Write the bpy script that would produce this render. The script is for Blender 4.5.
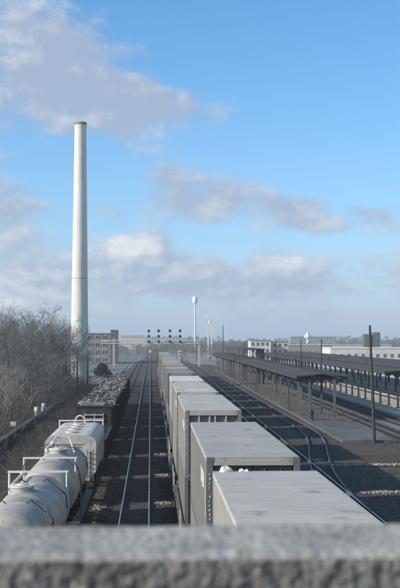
import bpy, math, random
from mathutils import Vector, Matrix
R = math.radians
random.seed(7)
for o in list(bpy.data.objects): bpy.data.objects.remove(o)
scene = bpy.context.scene
C = scene.collection

# ------------------------------------------------------------------ camera
CAM_Z = 9.2
cam = bpy.data.cameras.new('camera'); camo = bpy.data.objects.new('camera', cam); C.objects.link(camo)
camo.location = (0, 0, CAM_Z)
camo.rotation_euler = (R(90 + 2.45), 0, R(-2.626))
cam.sensor_fit = 'VERTICAL'; cam.sensor_height = 23.6; cam.sensor_width = 16
cam.lens = 1075 / 588 * 23.6
cam.clip_start = 0.05; cam.clip_end = 20000
cam.dof.use_dof = True; cam.dof.focus_distance = 70; cam.dof.aperture_fstop = 4.0
scene.camera = camo

# ------------------------------------------------------------------ light
SUN_EL, SUN_BACK = 25, 20          # elevation, degrees behind the camera's left
world = bpy.data.worlds.new('World'); scene.world = world; world.use_nodes = True
sun = bpy.data.lights.new('sun', 'SUN'); suno = bpy.data.objects.new('sun', sun); C.objects.link(suno)
sun.energy = 5.0; sun.angle = R(0.5); sun.color = (1.0, 0.985, 0.955)
_d = Vector((math.cos(R(SUN_BACK)) * math.cos(R(SUN_EL)), math.sin(R(SUN_BACK)) * math.cos(R(SUN_EL)), -math.sin(R(SUN_EL))))
suno.rotation_euler = _d.to_track_quat('-Z', 'Y').to_euler()
suno.location = (-60, -20, 60)

def build_world():
    nt = world.node_tree; N = nt.nodes; L = nt.links; N.clear()
    out = N.new('ShaderNodeOutputWorld')
    def m(op, a, b=None, c=None, clamp=False):
        n = N.new('ShaderNodeMath'); n.operation = op; n.use_clamp = clamp
        for i, v in enumerate((a, b, c)):
            if v is None: continue
            if isinstance(v, (int, float)): n.inputs[i].default_value = v
            else: L.new(v, n.inputs[i])
        return n.outputs[0]
    sky = N.new('ShaderNodeTexSky'); sky.sky_type = 'NISHITA'; sky.sun_disc = False
    sky.sun_elevation = R(SUN_EL); sky.sun_rotation = R(250); sky.altitude = 100
    sky.air_density = 1.0; sky.dust_density = 0.25; sky.ozone_density = 2.5
    hs = N.new('ShaderNodeHueSaturation'); hs.inputs['Saturation'].default_value = 1.2; hs.inputs['Hue'].default_value = 0.487
    hs.inputs['Value'].default_value = 1.0
    L.new(sky.outputs[0], hs.inputs['Color'])
    tc = N.new('ShaderNodeTexCoord'); sp = N.new('ShaderNodeSeparateXYZ'); L.new(tc.outputs['Generated'], sp.inputs[0])
    X, Y, Z = sp.outputs
    az = m('ARCTAN2', X, Y); el = m('ARCSINE', Z)
    # cloud noise in direction space, flattened
    cb = N.new('ShaderNodeCombineXYZ')
    L.new(X, cb.inputs[0]); L.new(Y, cb.inputs[1]); L.new(m('MULTIPLY', Z, 1.7), cb.inputs[2])
    def noise(scale, detail, rough, off=(0, 0, 0), dist=0.0):
        mp = N.new('ShaderNodeMapping'); mp.inputs['Location'].default_value = off
        L.new(cb.outputs[0], mp.inputs['Vector'])
        n = N.new('ShaderNodeTexNoise'); n.inputs['Scale'].default_value = scale; n.inputs['Detail'].default_value = detail
        n.inputs['Roughness'].default_value = rough; n.inputs['Distortion'].default_value = dist
        L.new(mp.outputs[0], n.inputs['Vector']); return n.outputs['Fac']
    n_big = noise(5.0, 3, 0.5, (1.3, 0.2, 0.4))
    n_mid = noise(15, 4, 0.52, (0.2, 3.1, 0.7), 0.15)
    n_fine = noise(42, 5, 0.60, (4.2, 1.1, 2.7), 0.1)
    # the same fields a little nearer the sun: where they thin out, the cloud faces the light
    n_mid2 = noise(15, 4, 0.52, (0.2 - .012, 3.1 - .004, 0.7 + .022), 0.15)
    n_fine2 = noise(42, 5, 0.60, (4.2 - .006, 1.1 - .002, 2.7 + .011), 0.1)
    pol = N.new('ShaderNodeCombineXYZ'); L.new(az, pol.inputs[0]); L.new(el, pol.inputs[1])
    def total(bs):
        acc = 0.0
        for a, e, ra, re, amp in bs:
            vm = N.new('ShaderNodeVectorMath'); vm.operation = 'MULTIPLY_ADD'; L.new(pol.outputs[0], vm.inputs[0])
            vm.inputs[1].default_value = (1 / R(ra), 1 / R(re), 0); vm.inputs[2].default_value = (-a / ra, -e / re, 0)
            dt = N.new('ShaderNodeVectorMath'); dt.operation = 'DOT_PRODUCT'; L.new(vm.outputs[0], dt.inputs[0]); L.new(vm.outputs[0], dt.inputs[1])
            acc = m('MULTIPLY_ADD', m('POWER', 1 / math.e, dt.outputs['Value']), amp, acc)
        return acc
    body = total(CLOUDS)
    dens = m('ADD', m('ADD', body, 0.20), m('MULTIPLY', m('SUBTRACT', n_mid, 0.5), 1.5))
    dens = m('ADD', dens, m('MULTIPLY', m('SUBTRACT', n_big, 0.5), 0.6))
    dens = m('ADD', dens, m('MULTIPLY', m('SUBTRACT', n_fine, 0.5), 1.0))
    mr = N.new('ShaderNodeMapRange'); mr.interpolation_type = 'SMOOTHSTEP'
    mr.inputs['From Min'].default_value = 0.03; mr.inputs['From Max'].default_value = 0.72
    L.new(dens, mr.inputs['Value'])
    mask = mr.outputs[0]
    # low haze near the horizon
    hz = m('MULTIPLY', m('EXPONENT', m('MULTIPLY', m('ABSOLUTE', el), -9)), 0.8)
    # brightness of the cloud: white sunlit heads, lilac grey bodies
    lit = m('ADD', m('MULTIPLY', total(BRIGHT), m('ADD', m('MULTIPLY', n_fine, 2.2), -0.2)), m('MULTIPLY', m('SUBTRACT', n_fine, n_fine2), 1.0))
    lit = m('ADD', lit, m('MULTIPLY', m('SUBTRACT', n_mid, n_mid2), 1.7))
    lit = m('ADD', lit, 0.12)
    cr = N.new('ShaderNodeMapRange'); cr.inputs['From Min'].default_value = 0.0; cr.inputs['From Max'].default_value = 1.0
    L.new(lit, cr.inputs['Value'])
    mixc = N.new('ShaderNodeMix'); mixc.data_type = 'RGBA'
    mixc.inputs['A'].default_value = (0.40, 0.485, 0.64, 1); mixc.inputs['B'].default_value = (0.83, 0.85, 0.88, 1)
    L.new(cr.outputs[0], mixc.inputs['Factor'])
    bgS = N.new('ShaderNodeBackground'); bgS.inputs['Strength'].default_value = 0.15; tint = N.new('ShaderNodeMix'); tint.data_type = 'RGBA'; tint.blend_type = 'MULTIPLY'; tint.inputs['Factor'].default_value = 1
    tint.inputs['B'].default_value = (1.0, 1.1, 1.3, 1); L.new(hs.outputs[0], tint.inputs['A']); L.new(tint.outputs['Result'], bgS.inputs['Color'])
    bgH = N.new('ShaderNodeBackground'); bgH.inputs['Color'].default_value = (0.27, 0.46, 0.74, 1); bgH.inputs['Strength'].default_value = 1
    bgC = N.new('ShaderNodeBackground'); L.new(mixc.outputs['Result'], bgC.inputs['Color']); bgC.inputs['Strength'].default_value = 1
    m1 = N.new('ShaderNodeMixShader'); L.new(hz, m1.inputs[0]); L.new(bgS.outputs[0], m1.inputs[1]); L.new(bgH.outputs[0], m1.inputs[2])
    m2 = N.new('ShaderNodeMixShader'); L.new(m('MULTIPLY', mask, 0.9), m2.inputs[0]); L.new(m1.outputs[0], m2.inputs[1]); L.new(bgC.outputs[0], m2.inputs[2])
    L.new(m2.outputs[0], out.inputs['Surface'])

# clouds: azimuth and elevation of each bank in degrees, its half extents and its weight
CLOUDS = [(-6.0, 14.4, 3.0, 2.4, 0.85), (-2.0, 12.4, 3.2, 1.3, 0.8), (2.6, 12.0, 2.8, 1.1, 0.6), (-7.4, 6.8, 1.8, 1.8, 0.75),
          (2.8, 7.6, 3.0, 1.3, 0.75), (1.0, 9.0, 0.9, 0.7, 0.3), (8.0, 6.7, 1.5, 0.9, 0.75), (11.6, 6.5, 1.6, 0.8, 0.5),
          (-5.6, 3.3, 2.6, 1.7, 0.65), (-0.9, 4.3, 2.2, 1.3, 0.95), (2.4, 3.2, 2.8, 0.95, 0.95), (7.2, 3.4, 2.4, 1.1, 0.95), (10.4, 2.5, 2.2, 0.4, 0.35),
          (-8.0, 2.0, 2.5, 1.4, 0.6), (8.0, 1.3, 3.5, 0.35, 0.3),
          (8.2, 12.5, 5.0, 4.2, -0.9), (-4.0, 9.0, 3.8, 1.5, -0.8), (8.0, 9.3, 4.0, 1.2, -0.4), (4.0, 17.6, 7.5, 1.8, -0.8), (10.0, 5.0, 3.4, 0.6, -0.45), (3.2, 5.2, 1.6, 0.7, -0.45), (4.5, 4.0, 0.7, 0.6, -0.3), (-3.2, 5.9, 2.6, 0.5, -0.4)]
BRIGHT = [(-1.5, 5.1, 1.7, 0.65, 0.95), (-0.1, 4.6, 0.9, 0.5, 0.5), (7.4, 4.1, 1.8, 0.6, 0.8), (-5.6, 3.6, 2.4, 1.0, 0.3), (-8.2, 1.8, 2.6, 1.3, 0.9), (-7.6, 7.2, 1.4, 1.2, 0.2),
          (-4.0, 13.6, 4.5, 2.6, -0.3), (-7.4, 15.0, 1.6, 1.4, 0.35)]
build_world()
world.cycles.sampling_method = 'MANUAL'; world.cycles.sample_map_resolution = 256
scene.view_settings.view_transform = 'Standard'; scene.view_settings.look = 'None'
scene.view_settings.exposure = 0.0; scene.view_settings.gamma = 1.0; scene.view_settings.use_curve_mapping = False
scene.render.engine = 'CYCLES'
scene.cycles.max_bounces = 4

# ------------------------------------------------------------------ materials
_mats = {}
def mat(name, col, rough=0.8, var=0.25, scale=3.0, bump=0.0, bscale=None, metal=0.0, streak=None, spots=None, rnd=0.0):
    """procedural material: base colour broken up by noise, optional streaks, spots and bump"""
    if name in _mats: return _mats[name]
    if isinstance(col, (int, float)): col = (col * 1.10, col, col * 0.83)
    mt = bpy.data.materials.new(name); mt.use_nodes = True; nt = mt.node_tree; N = nt.nodes; L = nt.links
    b = N['Principled BSDF']; b.inputs['Roughness'].default_value = rough; b.inputs['Metallic'].default_value = metal
    tc = N.new('ShaderNodeTexCoord'); vec = tc.outputs['Object']
    n1 = N.new('ShaderNodeTexNoise'); n1.inputs['Scale'].default_value = scale; n1.inputs['Detail'].default_value = 5; n1.inputs['Roughness'].default_value = 0.65
    L.new(vec, n1.inputs['Vector'])
    lo = tuple(max(c * (1 - var), 0.001) for c in col) + (1,); hi = tuple(min(c * (1 + var), 0.92) for c in col) + (1,)
    rp = N.new('ShaderNodeValToRGB'); rp.color_ramp.elements[0].position = 0.3; rp.color_ramp.elements[1].position = 0.7
    rp.color_ramp.elements[0].color = lo; rp.color_ramp.elements[1].color = hi
    L.new(n1.outputs['Fac'], rp.inputs['Fac']); cout = rp.outputs['Color']
    def mixin(fac, colour):
        nonlocal cout
        mx = N.new('ShaderNodeMix'); mx.data_type = 'RGBA'; L.new(fac, mx.inputs['Factor']); L.new(cout, mx.inputs['A'])
        mx.inputs['B'].default_value = tuple(colour) + (1,); cout = mx.outputs['Result']
    if streak:                               # (axis scale vector, amount, colour)
        sc, amt, scol = streak
        mp = N.new('ShaderNodeMapping'); mp.inputs['Scale'].default_value = sc; L.new(vec, mp.inputs['Vector'])
        n2 = N.new('ShaderNodeTexNoise'); n2.inputs['Scale'].default_value = 1; n2.inputs['Detail'].default_value = 6; n2.inputs['Roughness'].default_value = 0.6
        L.new(mp.outputs[0], n2.inputs['Vector'])
        mr = N.new('ShaderNodeMapRange'); mr.inputs['From Min'].default_value = 0.5; mr.inputs['From Max'].default_value = 0.72
        mr.inputs['To Max'].default_value = amt; L.new(n2.outputs['Fac'], mr.inputs['Value']); mixin(mr.outputs[0], scol)
    if spots:                                # (scale, threshold, amount, colour)
        s2, th, amt, scol = spots
        n3 = N.new('ShaderNodeTexNoise'); n3.inputs['Scale'].default_value = s2; n3.inputs['Detail'].default_value = 4
        mp = N.new('ShaderNodeMapping'); mp.inputs['Location'].default_value = (7.3, 2.9, 5.1); L.new(vec, mp.inputs['Vector']); L.new(mp.outputs[0], n3.inputs['Vector'])
        mr = N.new('ShaderNodeMapRange'); mr.inputs['From Min'].default_value = th; mr.inputs['From Max'].default_value = th + 0.08
        mr.inputs['To Max'].default_value = amt; L.new(n3.outputs['Fac'], mr.inputs['Value']); mixin(mr.outputs[0], scol)
    if rnd:
        oi = N.new('ShaderNodeObjectInfo'); mr = N.new('ShaderNodeMapRange'); mr.inputs['To Min'].default_value = 1 - rnd; mr.inputs['To Max'].default_value = 1 + rnd
        L.new(oi.outputs['Random'], mr.inputs['Value'])
        vm = N.new('ShaderNodeVectorMath'); vm.operation = 'SCALE'; L.new(cout, vm.inputs[0]); L.new(mr.outputs[0], vm.inputs['Scale']); cout = vm.outputs[0]
    L.new(cout, b.inputs['Base Color'])
    if bump:
        n4 = N.new('ShaderNodeTexNoise'); n4.inputs['Scale'].default_value = bscale or scale * 6; n4.inputs['Detail'].default_value = 3
        L.new(vec, n4.inputs['Vector'])
        bp = N.new('ShaderNodeBump'); bp.inputs['Strength'].default_value = bump; bp.inputs['Distance'].default_value = 0.05
        L.new(n4.outputs['Fac'], bp.inputs['Height']); L.new(bp.outputs[0], b.inputs['Normal'])
    _mats[name] = mt; return mt

M_GROUND = mat('pale_gravel', 0.19, 0.95, 0.45, 0.05, 0.3, 3, spots=(0.02, 0.52, 0.7, (0.33, 0.32, 0.3)))
M_BALLAST = mat('dark_ballast', (.062, .045, .028), 0.95, 0.7, 2.2, 1.0, 14, streak=((0.5, 0.06, 1), 0.65, (0.085, 0.072, 0.055)), spots=(9, 0.62, 0.6, (0.13, 0.117, 0.1)))
M_CINDER = mat('dark_cinder', (.062, .041, .023), 0.95, 0.5, 0.35, 0.8, 10, streak=((0.2, 0.08, 1), 0.5, (0.09, 0.08, 0.065)))
M_LITTER = mat('leaf_litter', 0.06, 1.0, 0.5, 0.3, 0.6, 5)
M_TIE = mat('old_tie', 0.05, 0.9, 0.45, 2.0, 0.4, 8, rnd=0.3)
M_RAILTOP = mat('polished_rail', (0.64, 0.54, 0.41), 0.36, 0.12, 0.6, metal=1.0)
M_RAILDULL = mat('dull_rail', (0.30, 0.265, 0.22), 0.5, 0.25, 0.8, metal=0.7)
M_RUST = mat('rail_side', 0.07, 0.85, 0.35, 4)
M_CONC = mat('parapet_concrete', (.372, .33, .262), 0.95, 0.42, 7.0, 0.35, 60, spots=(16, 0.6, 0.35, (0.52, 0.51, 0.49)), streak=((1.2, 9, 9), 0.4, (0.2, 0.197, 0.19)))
M_PLAT = mat('platform_asphalt', 0.085, 0.9, 0.4, 0.4, 0.4, 8, streak=((0.3, 0.05, 1), 0.5, (0.2, 0.197, 0.19)))
M_PLATE = mat('platform_edge', 0.5, 0.9, 0.25, 1.0, 0.3, 8)
M_PLATP = mat('pale_platform', 0.48, 0.9, 0.3, 0.3, 0.4, 8)
M_STEELD = mat('dark_steel', 0.045, 0.7, 0.3, 2.0, rnd=0.15)
M_STEELM = mat('weathered_steel', 0.12, 0.7, 0.35, 1.5, rnd=0.15, streak=((6, 6, 0.6), 0.4, (0.05, 0.048, 0.045)))
M_CANROOF = mat('tar_roof', (.066, .055, .043), 0.85, 0.35, 0.5, 0.3, 4, streak=((0.4, 0.08, 1), 0.45, (0.13, 0.127, 0.12)))
M_POSTL = mat('grey_post', 0.12, 0.8, 0.3, 2.0, rnd=0.35)
M_WOODP = mat('pole_wood', 0.045, 0.9, 0.35, 3.0, 0.3, 20)
M_WHITE = mat('white_paint', 0.68, 0.6, 0.1, 3.0)
M_DIRTYW = mat('dirty_white_paint', 0.55, 0.7, 0.25, 5.0)
M_BLACK = mat('black_paint', 0.012, 0.6, 0.2, 3.0)
M_TANK = mat('tank_grey', (.40, .355, .285), 0.6, 0.25, 1.4, streak=((1.2, 7, 0.35), 0.38, (0.18, 0.16, 0.13)), spots=(2.6, 0.62, 0.4, (0.13, 0.115, 0.09)))
M_TANKB = mat('tank_light_grey', (.56, .5, .40), 0.6, 0.25, 1.4, streak=((1.2, 7, 0.35), 0.4, (0.2, 0.18, 0.15)), spots=(2.2, 0.62, 0.4, (0.16, 0.145, 0.12)))
M_FRAME = mat('car_underframe', 0.035, 0.85, 0.35, 3.0)
M_WHEEL = mat('wheel_steel', 0.06, 0.7, 0.3, 6.0)
M_HOPPER = mat('hopper_black', 0.03, 0.75, 0.4, 1.2, streak=((2, 2, 0.4), 0.5, (0.08, 0.077, 0.072)))
M_SCRAP = mat('scrap_metal', 0.26, 0.45, 0.7, 0.9, metal=0.3)
M_SCRAPD = mat('scrap_dark', 0.06, 0.6, 0.5, 1.2)
M_BARK = mat('bare_bark', 0.14, 0.95, 0.35, 2.0, rnd=0.3)
M_TWIG = mat('bare_twigs', 0.17, 0.95, 0.35, 0.6, rnd=0.3)
M_THICK = mat('bramble', 0.075, 1.0, 0.4, 0.8)
M_EVER = mat('evergreen', 0.028, 0.9, 0.5, 2.0)
M_CHIM = mat('chimney_concrete', 0.68, 0.85, 0.07, 0.4, 0.15, 6, streak=((1.3, 1.3, 0.07), 0.45, (0.46, 0.43, 0.38)))
M_CHIMC = mat('chimney_cap', 0.2, 0.8, 0.2, 1.0)
M_BRICK = mat('brick_wall', 0.17, 0.9, 0.3, 1.5, 0.3, 12)
M_BRICKD = mat('dark_brick_wall', 0.10, 0.9, 0.3, 1.5)
M_STUCCO = mat('pale_wall', 0.55, 0.9, 0.15, 0.4)
M_GREYW = mat('grey_wall', 0.26, 0.9, 0.2, 0.4)
M_GLASS = mat('window_glass', 0.03, 0.15, 0.3, 1.0)
M_ROOFG = mat('grey_roof', 0.22, 0.85, 0.2, 0.5)
M_FAR = mat('far_twigs', 0.16, 1.0, 0.3, 0.05)

# ------------------------------------------------------------------ mesh helper
class MB:
    def __init__(s): s.v = []; s.f = []; s.mi = []; s.sm = []
    def face(s, idx, mi=0, smooth=False): s.f.append(tuple(idx)); s.mi.append(mi); s.sm.append(smooth)
    def quad(s, a, b, c, d, mi=0, smooth=False):
        n = len(s.v); s.v += [tuple(a), tuple(b), tuple(c), tuple(d)]; s.face((n, n + 1, n + 2, n + 3), mi, smooth)
    def tri(s, a, b, c, mi=0):
        n = len(s.v); s.v += [tuple(a), tuple(b), tuple(c)]; s.face((n, n + 1, n + 2), mi)
    def box(s, x0, x1, y0, y1, z0, z1, mi=0, mtop=None):
        n = len(s.v)
        s.v += [(x0, y0, z0), (x1, y0, z0), (x1, y1, z0), (x0, y1, z0), (x0, y0, z1), (x1, y0, z1), (x1, y1, z1), (x0, y1, z1)]
        for q in ((0, 3, 2, 1), (0, 1, 5, 4), (1, 2, 6, 5), (2, 3, 7, 6), (3, 0, 4, 7)): s.face([n + k for k in q], mi)
        s.face((n + 4, n + 5, n + 6, n + 7), mi if mtop is None else mtop)
    def tube(s, pts, r, n=6, mi=0, caps=True):
        pts = [Vector(p) for p in pts]; k = len(pts)
        rs = r if isinstance(r, (list, tuple)) else [r] * k
        base = len(s.v); up = None
        for i, p in enumerate(pts):
            t = (pts[min(i + 1, k - 1)] - pts[max(i - 1, 0)])
            if t.length < 1e-9: t = Vector((0, 0, 1))
            t.normalize()
            if up is None: up = t.orthogonal().normalized()
            else:
                up = up - t * up.dot(t)
                up = up.normalized() if up.length > 1e-6 else t.orthogonal().normalized()
            w = t.cross(up)
            for j in range(n):
                a = 2 * math.pi * j / n
                s.v.append(tuple(p + (up * math.cos(a) + w * math.sin(a)) * rs[i]))
        for i in range(k - 1):
            for j in range(n):
                a = base + i * n + j; b = base + i * n + (j + 1) % n
                s.face((a, b, b + n, a + n), mi, n > 4)
        if caps and n >= 3:
            for e, i in ((0, 0), (1, k - 1)):
                b0 = len(s.v); s.v += [s.v[base + i * n + j] for j in range(n)]
                idx = [b0 + j for j in range(n)]
                s.face(idx if e else idx[::-1], mi)
    def prism(s, prof, y0, y1, mi=0, axis='y', smooth=False):
        """closed profile of (a, z) pairs swept along y (or x)"""
        n = len(prof)
        P = (lambda a, z, t: (a, t, z)) if axis == 'y' else (lambda a, z, t: (t, a, z))
        for i in range(n):
            a, b = prof[i], prof[(i + 1) % n]
            s.quad(P(a[0], a[1], y0), P(b[0], b[1], y0), P(b[0], b[1], y1), P(a[0], a[1], y1), mi, smooth)
        for t, rev in ((y0, True), (y1, False)):
            b0 = len(s.v); s.v += [P(a, z, t) for a, z in prof]
            idx = list(range(b0, b0 + n)); s.face(idx[::-1] if rev else idx, mi)
    def mesh(s, name, mats):
        me = bpy.data.meshes.new(name); me.from_pydata(s.v, [], s.f); me.update()
        for m_ in (mats if isinstance(mats, (list, tuple)) else [mats]): me.materials.append(m_)
        me.polygons.foreach_set('material_index', s.mi); me.polygons.foreach_set('use_smooth', s.sm); me.update()
        return me
    def build(s, name, mats, parent=None, loc=(0, 0, 0)):
        return put(name, s.mesh(name, mats), parent, loc)
def put(name, me, parent=None, loc=(0, 0, 0), rz=0.0):
    o = bpy.data.objects.new(name, me); C.objects.link(o); o.location = loc; o.rotation_euler.z = rz
    if parent: o.parent = parent
    return o
def empty(name, loc=(0, 0, 0), rz=0.0):
    o = bpy.data.objects.new(name, None); C.objects.link(o); o.location = loc; o.rotation_euler.z = rz; o.empty_display_size = 0.3
    return o
def tag(o, label=None, cat=None, group=None, kind=None):
    if label: o['label'] = label
    if cat: o['category'] = cat
    if group: o['group'] = group
    if kind: o['kind'] = kind
    return o
KIDS = {}
def copy_tree(o, parent=None):
    c = o.copy(); C.objects.link(c); c.parent = parent
    for ch in [x for x in bpy.data.objects if x.parent == o]: copy_tree(ch, c)
    return c
ORD = ['nearest', 'second', 'third', 'fourth', 'fifth', 'sixth', 'seventh', 'eighth', 'ninth', 'tenth', 'eleventh', 'twelfth', 'thirteenth', 'fourteenth', 'fifteenth', 'sixteenth', 'seventeenth', 'eighteenth']

# ------------------------------------------------------------------ setting: ground, tracks
g = MB(); g.quad((-7000, -400, -0.5), (7000, -400, -0.5), (7000, 12000, -0.5), (-7000, 12000, -0.5))
tag(g.build('ground', M_GROUND), kind='structure')
g = MB(); outline = [(-14.5, -30), (16.6, -30), (16.6, 420), (9, 640), (4.6, 900), (-2.4, 900), (-2.6, 520), (-6.2, 470), (-6.4, 350), (-9.8, 300), (-10.2, 245), (-14.5, 212)]
n_ = len(outline); g.v = [(x, y, -0.2) for x, y in outline] + [(x, y, -0.48) for x, y in outline]; g.face(range(n_))
for k in range(n_): g.face((k, k + n_, (k + 1) % n_ + n_, (k + 1) % n_))
tag(g.build('ballast_bed', M_BALLAST), kind='structure')
g = MB(); g.box(23.4, 60, 108, 420, -0.48, -0.27)
tag(g.build('gravel_yard', mat('grey_gravel', 0.15, 0.95, 0.5, 0.3, 0.6, 8, streak=((.3, .03, 1), .7, (.30, .28, .25)), spots=(.35, .56, .6, (.06, .055, .045)))), kind='structure')
g = MB(); g.box(60.05, 330, 120, 430, -0.49, -0.44)
tag(g.build('paved_lot', mat('pale_paving', 0.5, 0.9, 0.2, 0.05, 0.2, 4, streak=((.02, .12, 1), .5, (.3, .285, .26)))), kind='structure')
g = MB(); g.box(16.62, 23.38, -30, 420, -0.48, -0.28); g.box(23.38, 60, -30, 107.9, -.48, -.281)
tag(g.build('cinder_yard', M_CINDER), kind='structure')
g = MB()                                              # wooded bank left of the railway
nx, ny = 24, 50
for j in range(ny + 1):
    for i in range(nx + 1):
        x = -15.0 - 75 * i / nx; y = 30 + 260 * j / ny
        z = -0.42 + (min(i / 4, 1) * (0.7 + 0.5 * math.sin(y * .11 + i) + 0.5 * math.sin(y * .05 + i * .7)) if 0 < j < ny and 0 < i < nx else 0)
        g.v.append((x, y, z))
for j in range(ny):
    for i in range(nx):
        a = j * (nx + 1) + i; g.face((a + 1, a, a + nx + 1, a + nx + 2), 0, True)
tag(g.build('wooded_bank', M_LITTER), kind='structure')

RA = 0.0095                                            # right-hand tracks and platforms bear off a little
def rail_mesh(path, off):
    """one rail: swept head, web and foot; head top is slot 0"""
    b = MB(); prof = [(-.07, -.165), (.07, -.165), (.07, -.14), (.016, -.12), (.016, -.045), (.037, -.035), (.037, -.006), (.028, 0), (-.028, 0), (-.037, -.006), (-.037, -.035), (-.016, -.045), (-.016, -.12), (-.07, -.14)]
    n = len(prof); k = len(path)
    for i, (x, y) in enumerate(path):
        a = path[max(i - 1, 0)]; c = path[min(i + 1, k - 1)]
        t = Vector((c[0] - a[0], c[1] - a[1])).normalized(); nx_, ny_ = t.y, -t.x
        for u, z in prof: b.v.append((x + nx_ * (off + u), y + ny_ * (off + u), z))
    for i in range(k - 1):
        for j in range(n):
            j2 = (j + 1) % n; a = i * n + j; c = i * n + j2
            b.face((a, c, c + n, a + n), 0 if j in (6, 7, 8) else 1)
    return b
def ties(path_fn, y0, y1, step=0.56):
    b = MB(); y = y0
    while y < y1:
        x = path_fn(y); j = random.uniform(-.04, .04); w = .115 + random.uniform(-.012, .012); dz = random.uniform(-.012, .012)
        b.box(x - 1.3 + j, x + 1.3 + j, y - w, y + w, -.30, -.168 + dz - .01)
        y += step + random.uniform(-.03, .03)
    return b
def track(name, fn, y0, y1, tie_end, top=M_RAILTOP, step=8):
    t = empty(name, (0, 0, 0)); tag(t, kind='structure')
    ys = [y0 + (y1 - y0) * i / max(int((y1 - y0) / step), 1) for i in range(max(int((y1 - y0) / step), 1) + 1)]
    path = [(fn(y), y) for y in ys]
    for s in (-.753, .753): rail_mesh(path, s).build('rail', [top, M_RUST], t)
    if tie_end > y0: tag(ties(fn, y0, min(tie_end, y1)).build('ties', M_TIE, t), kind='stuff')
    return t
X_MID, X_LEFT = -0.83, -4.55
fx_cont = lambda y: 2.67 + 0.0022 * (y - 25)
fx_main = lambda y: 11.1 + RA * (y - 54)
SID = [(56, 11.12), (64, 11.3), (72, 11.8), (79, 12.55), (87, 13.6), (95, 14.75), (101, 15.45), (108, 16.0), (116, 16.25), (126, 16.15), (140, 16.05), (170, 16.2), (230, 16.7), (420, 18.5)]
def fx_sid(y):
    for i in range(len(SID) - 1):
        if SID[i][0] <= y <= SID[i + 1][0]:
            p0 = SID[max(i - 1, 0)]; p1 = SID[i]; p2 = SID[i + 1]; p3 = SID[min(i + 2, len(SID) - 1)]
            h = p2[0] - p1[0]; u = (y - p1[0]) / h
            m1 = (p2[1] - p0[1]) / (p2[0] - p0[0]) * h; m2 = (p3[1] - p1[1]) / (p3[0] - p1[0]) * h
            return (2 * u**3 - 3 * u**2 + 1) * p1[1] + (u**3 - 2 * u**2 + u) * m1 + (-2 * u**3 + 3 * u**2) * p2[1] + (u**3 - u**2) * m2
    return SID[-1][1]
track('railway_track', lambda y: X_MID, 2, 900, 190, step=40)
track('railway_track', lambda y: X_LEFT, 2, 900, 60, M_RAILDULL, step=40)
track('railway_track', fx_cont, 2, 900, 60, M_RAILDULL, step=40)
track('railway_track', lambda y: 6.9 + .004 * y, 2, 400, 60, M_RAILDULL, step=40)
track('railway_track', fx_main, 8, 600, 200, M_RAILTOP, step=40)
track('railway_track', fx_sid, 57.5, 420, 200, M_RAILDULL, step=3)
track('railway_track', lambda y: 25.0 + RA * (y - 120), 60, 500, 190, M_RAILDULL, step=40)
track('railway_track', lambda y: 28.6 + RA * (y - 120), 60, 500, 190, M_RAILDULL, step=40)
track('railway_track', lambda y: -8.5 - 5 * math.exp(-((y - 150) / 60.)) if y > 150 else -13.5, 175, 800, 0, M_RAILTOP, step=12)
track('railway_track', lambda y: -12.2 - 6 * math.exp(-((y - 190) / 60.)), 200, 800, 0, M_RAILTOP, step=12)
track('railway_track', lambda y: -16.2 - 8 * math.exp(-((y - 240) / 60.)), 250, 800, 0, M_RAILTOP, step=12)

# loose ballast stones over the near beds
def stones(name, zones, n, m_, label, seed):
    rs = random.Random(seed); b = MB()
    for k in range(n):
        x0, x1, y0, y1, z = zones[k % len(zones)]
        y = y0 + (y1 - y0) * rs.random()**1.5; x = rs.uniform(x0, x1); s_ = rs.uniform(.025, .06) * (1.5 if rs.random() < .1 else 1)
        p = [(x + rs.uniform(-1, 1) * s_, y + rs.uniform(-1, 1) * s_, z + q * s_) for q in (-.3, -.3, -.3, 1.0)]
        for q in ((0, 1, 3), (1, 2, 3), (2, 0, 3)): b.tri(p[q[0]], p[q[1]], p[q[2]])
    tag(b.build(name, m_), label, 'ballast', kind='stuff')
M_STN = mat('ballast_stone', (.105, .083, .06), .95, .75, 2.6)
stones('ballast_stones', [(-3.6, -2.15, 45, 130, -.2), (.5, 1.5, 45, 130, -.2), (-3.0, 1.4, 45, 150, -.2), (8, 16.5, 48, 140, -.2), (16.7, 24, 55, 98, -.28), (9, 16.5, 48, 100, -.2)], 36000, M_STN, 'loose dark ballast stones over the track beds', 77)

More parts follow.
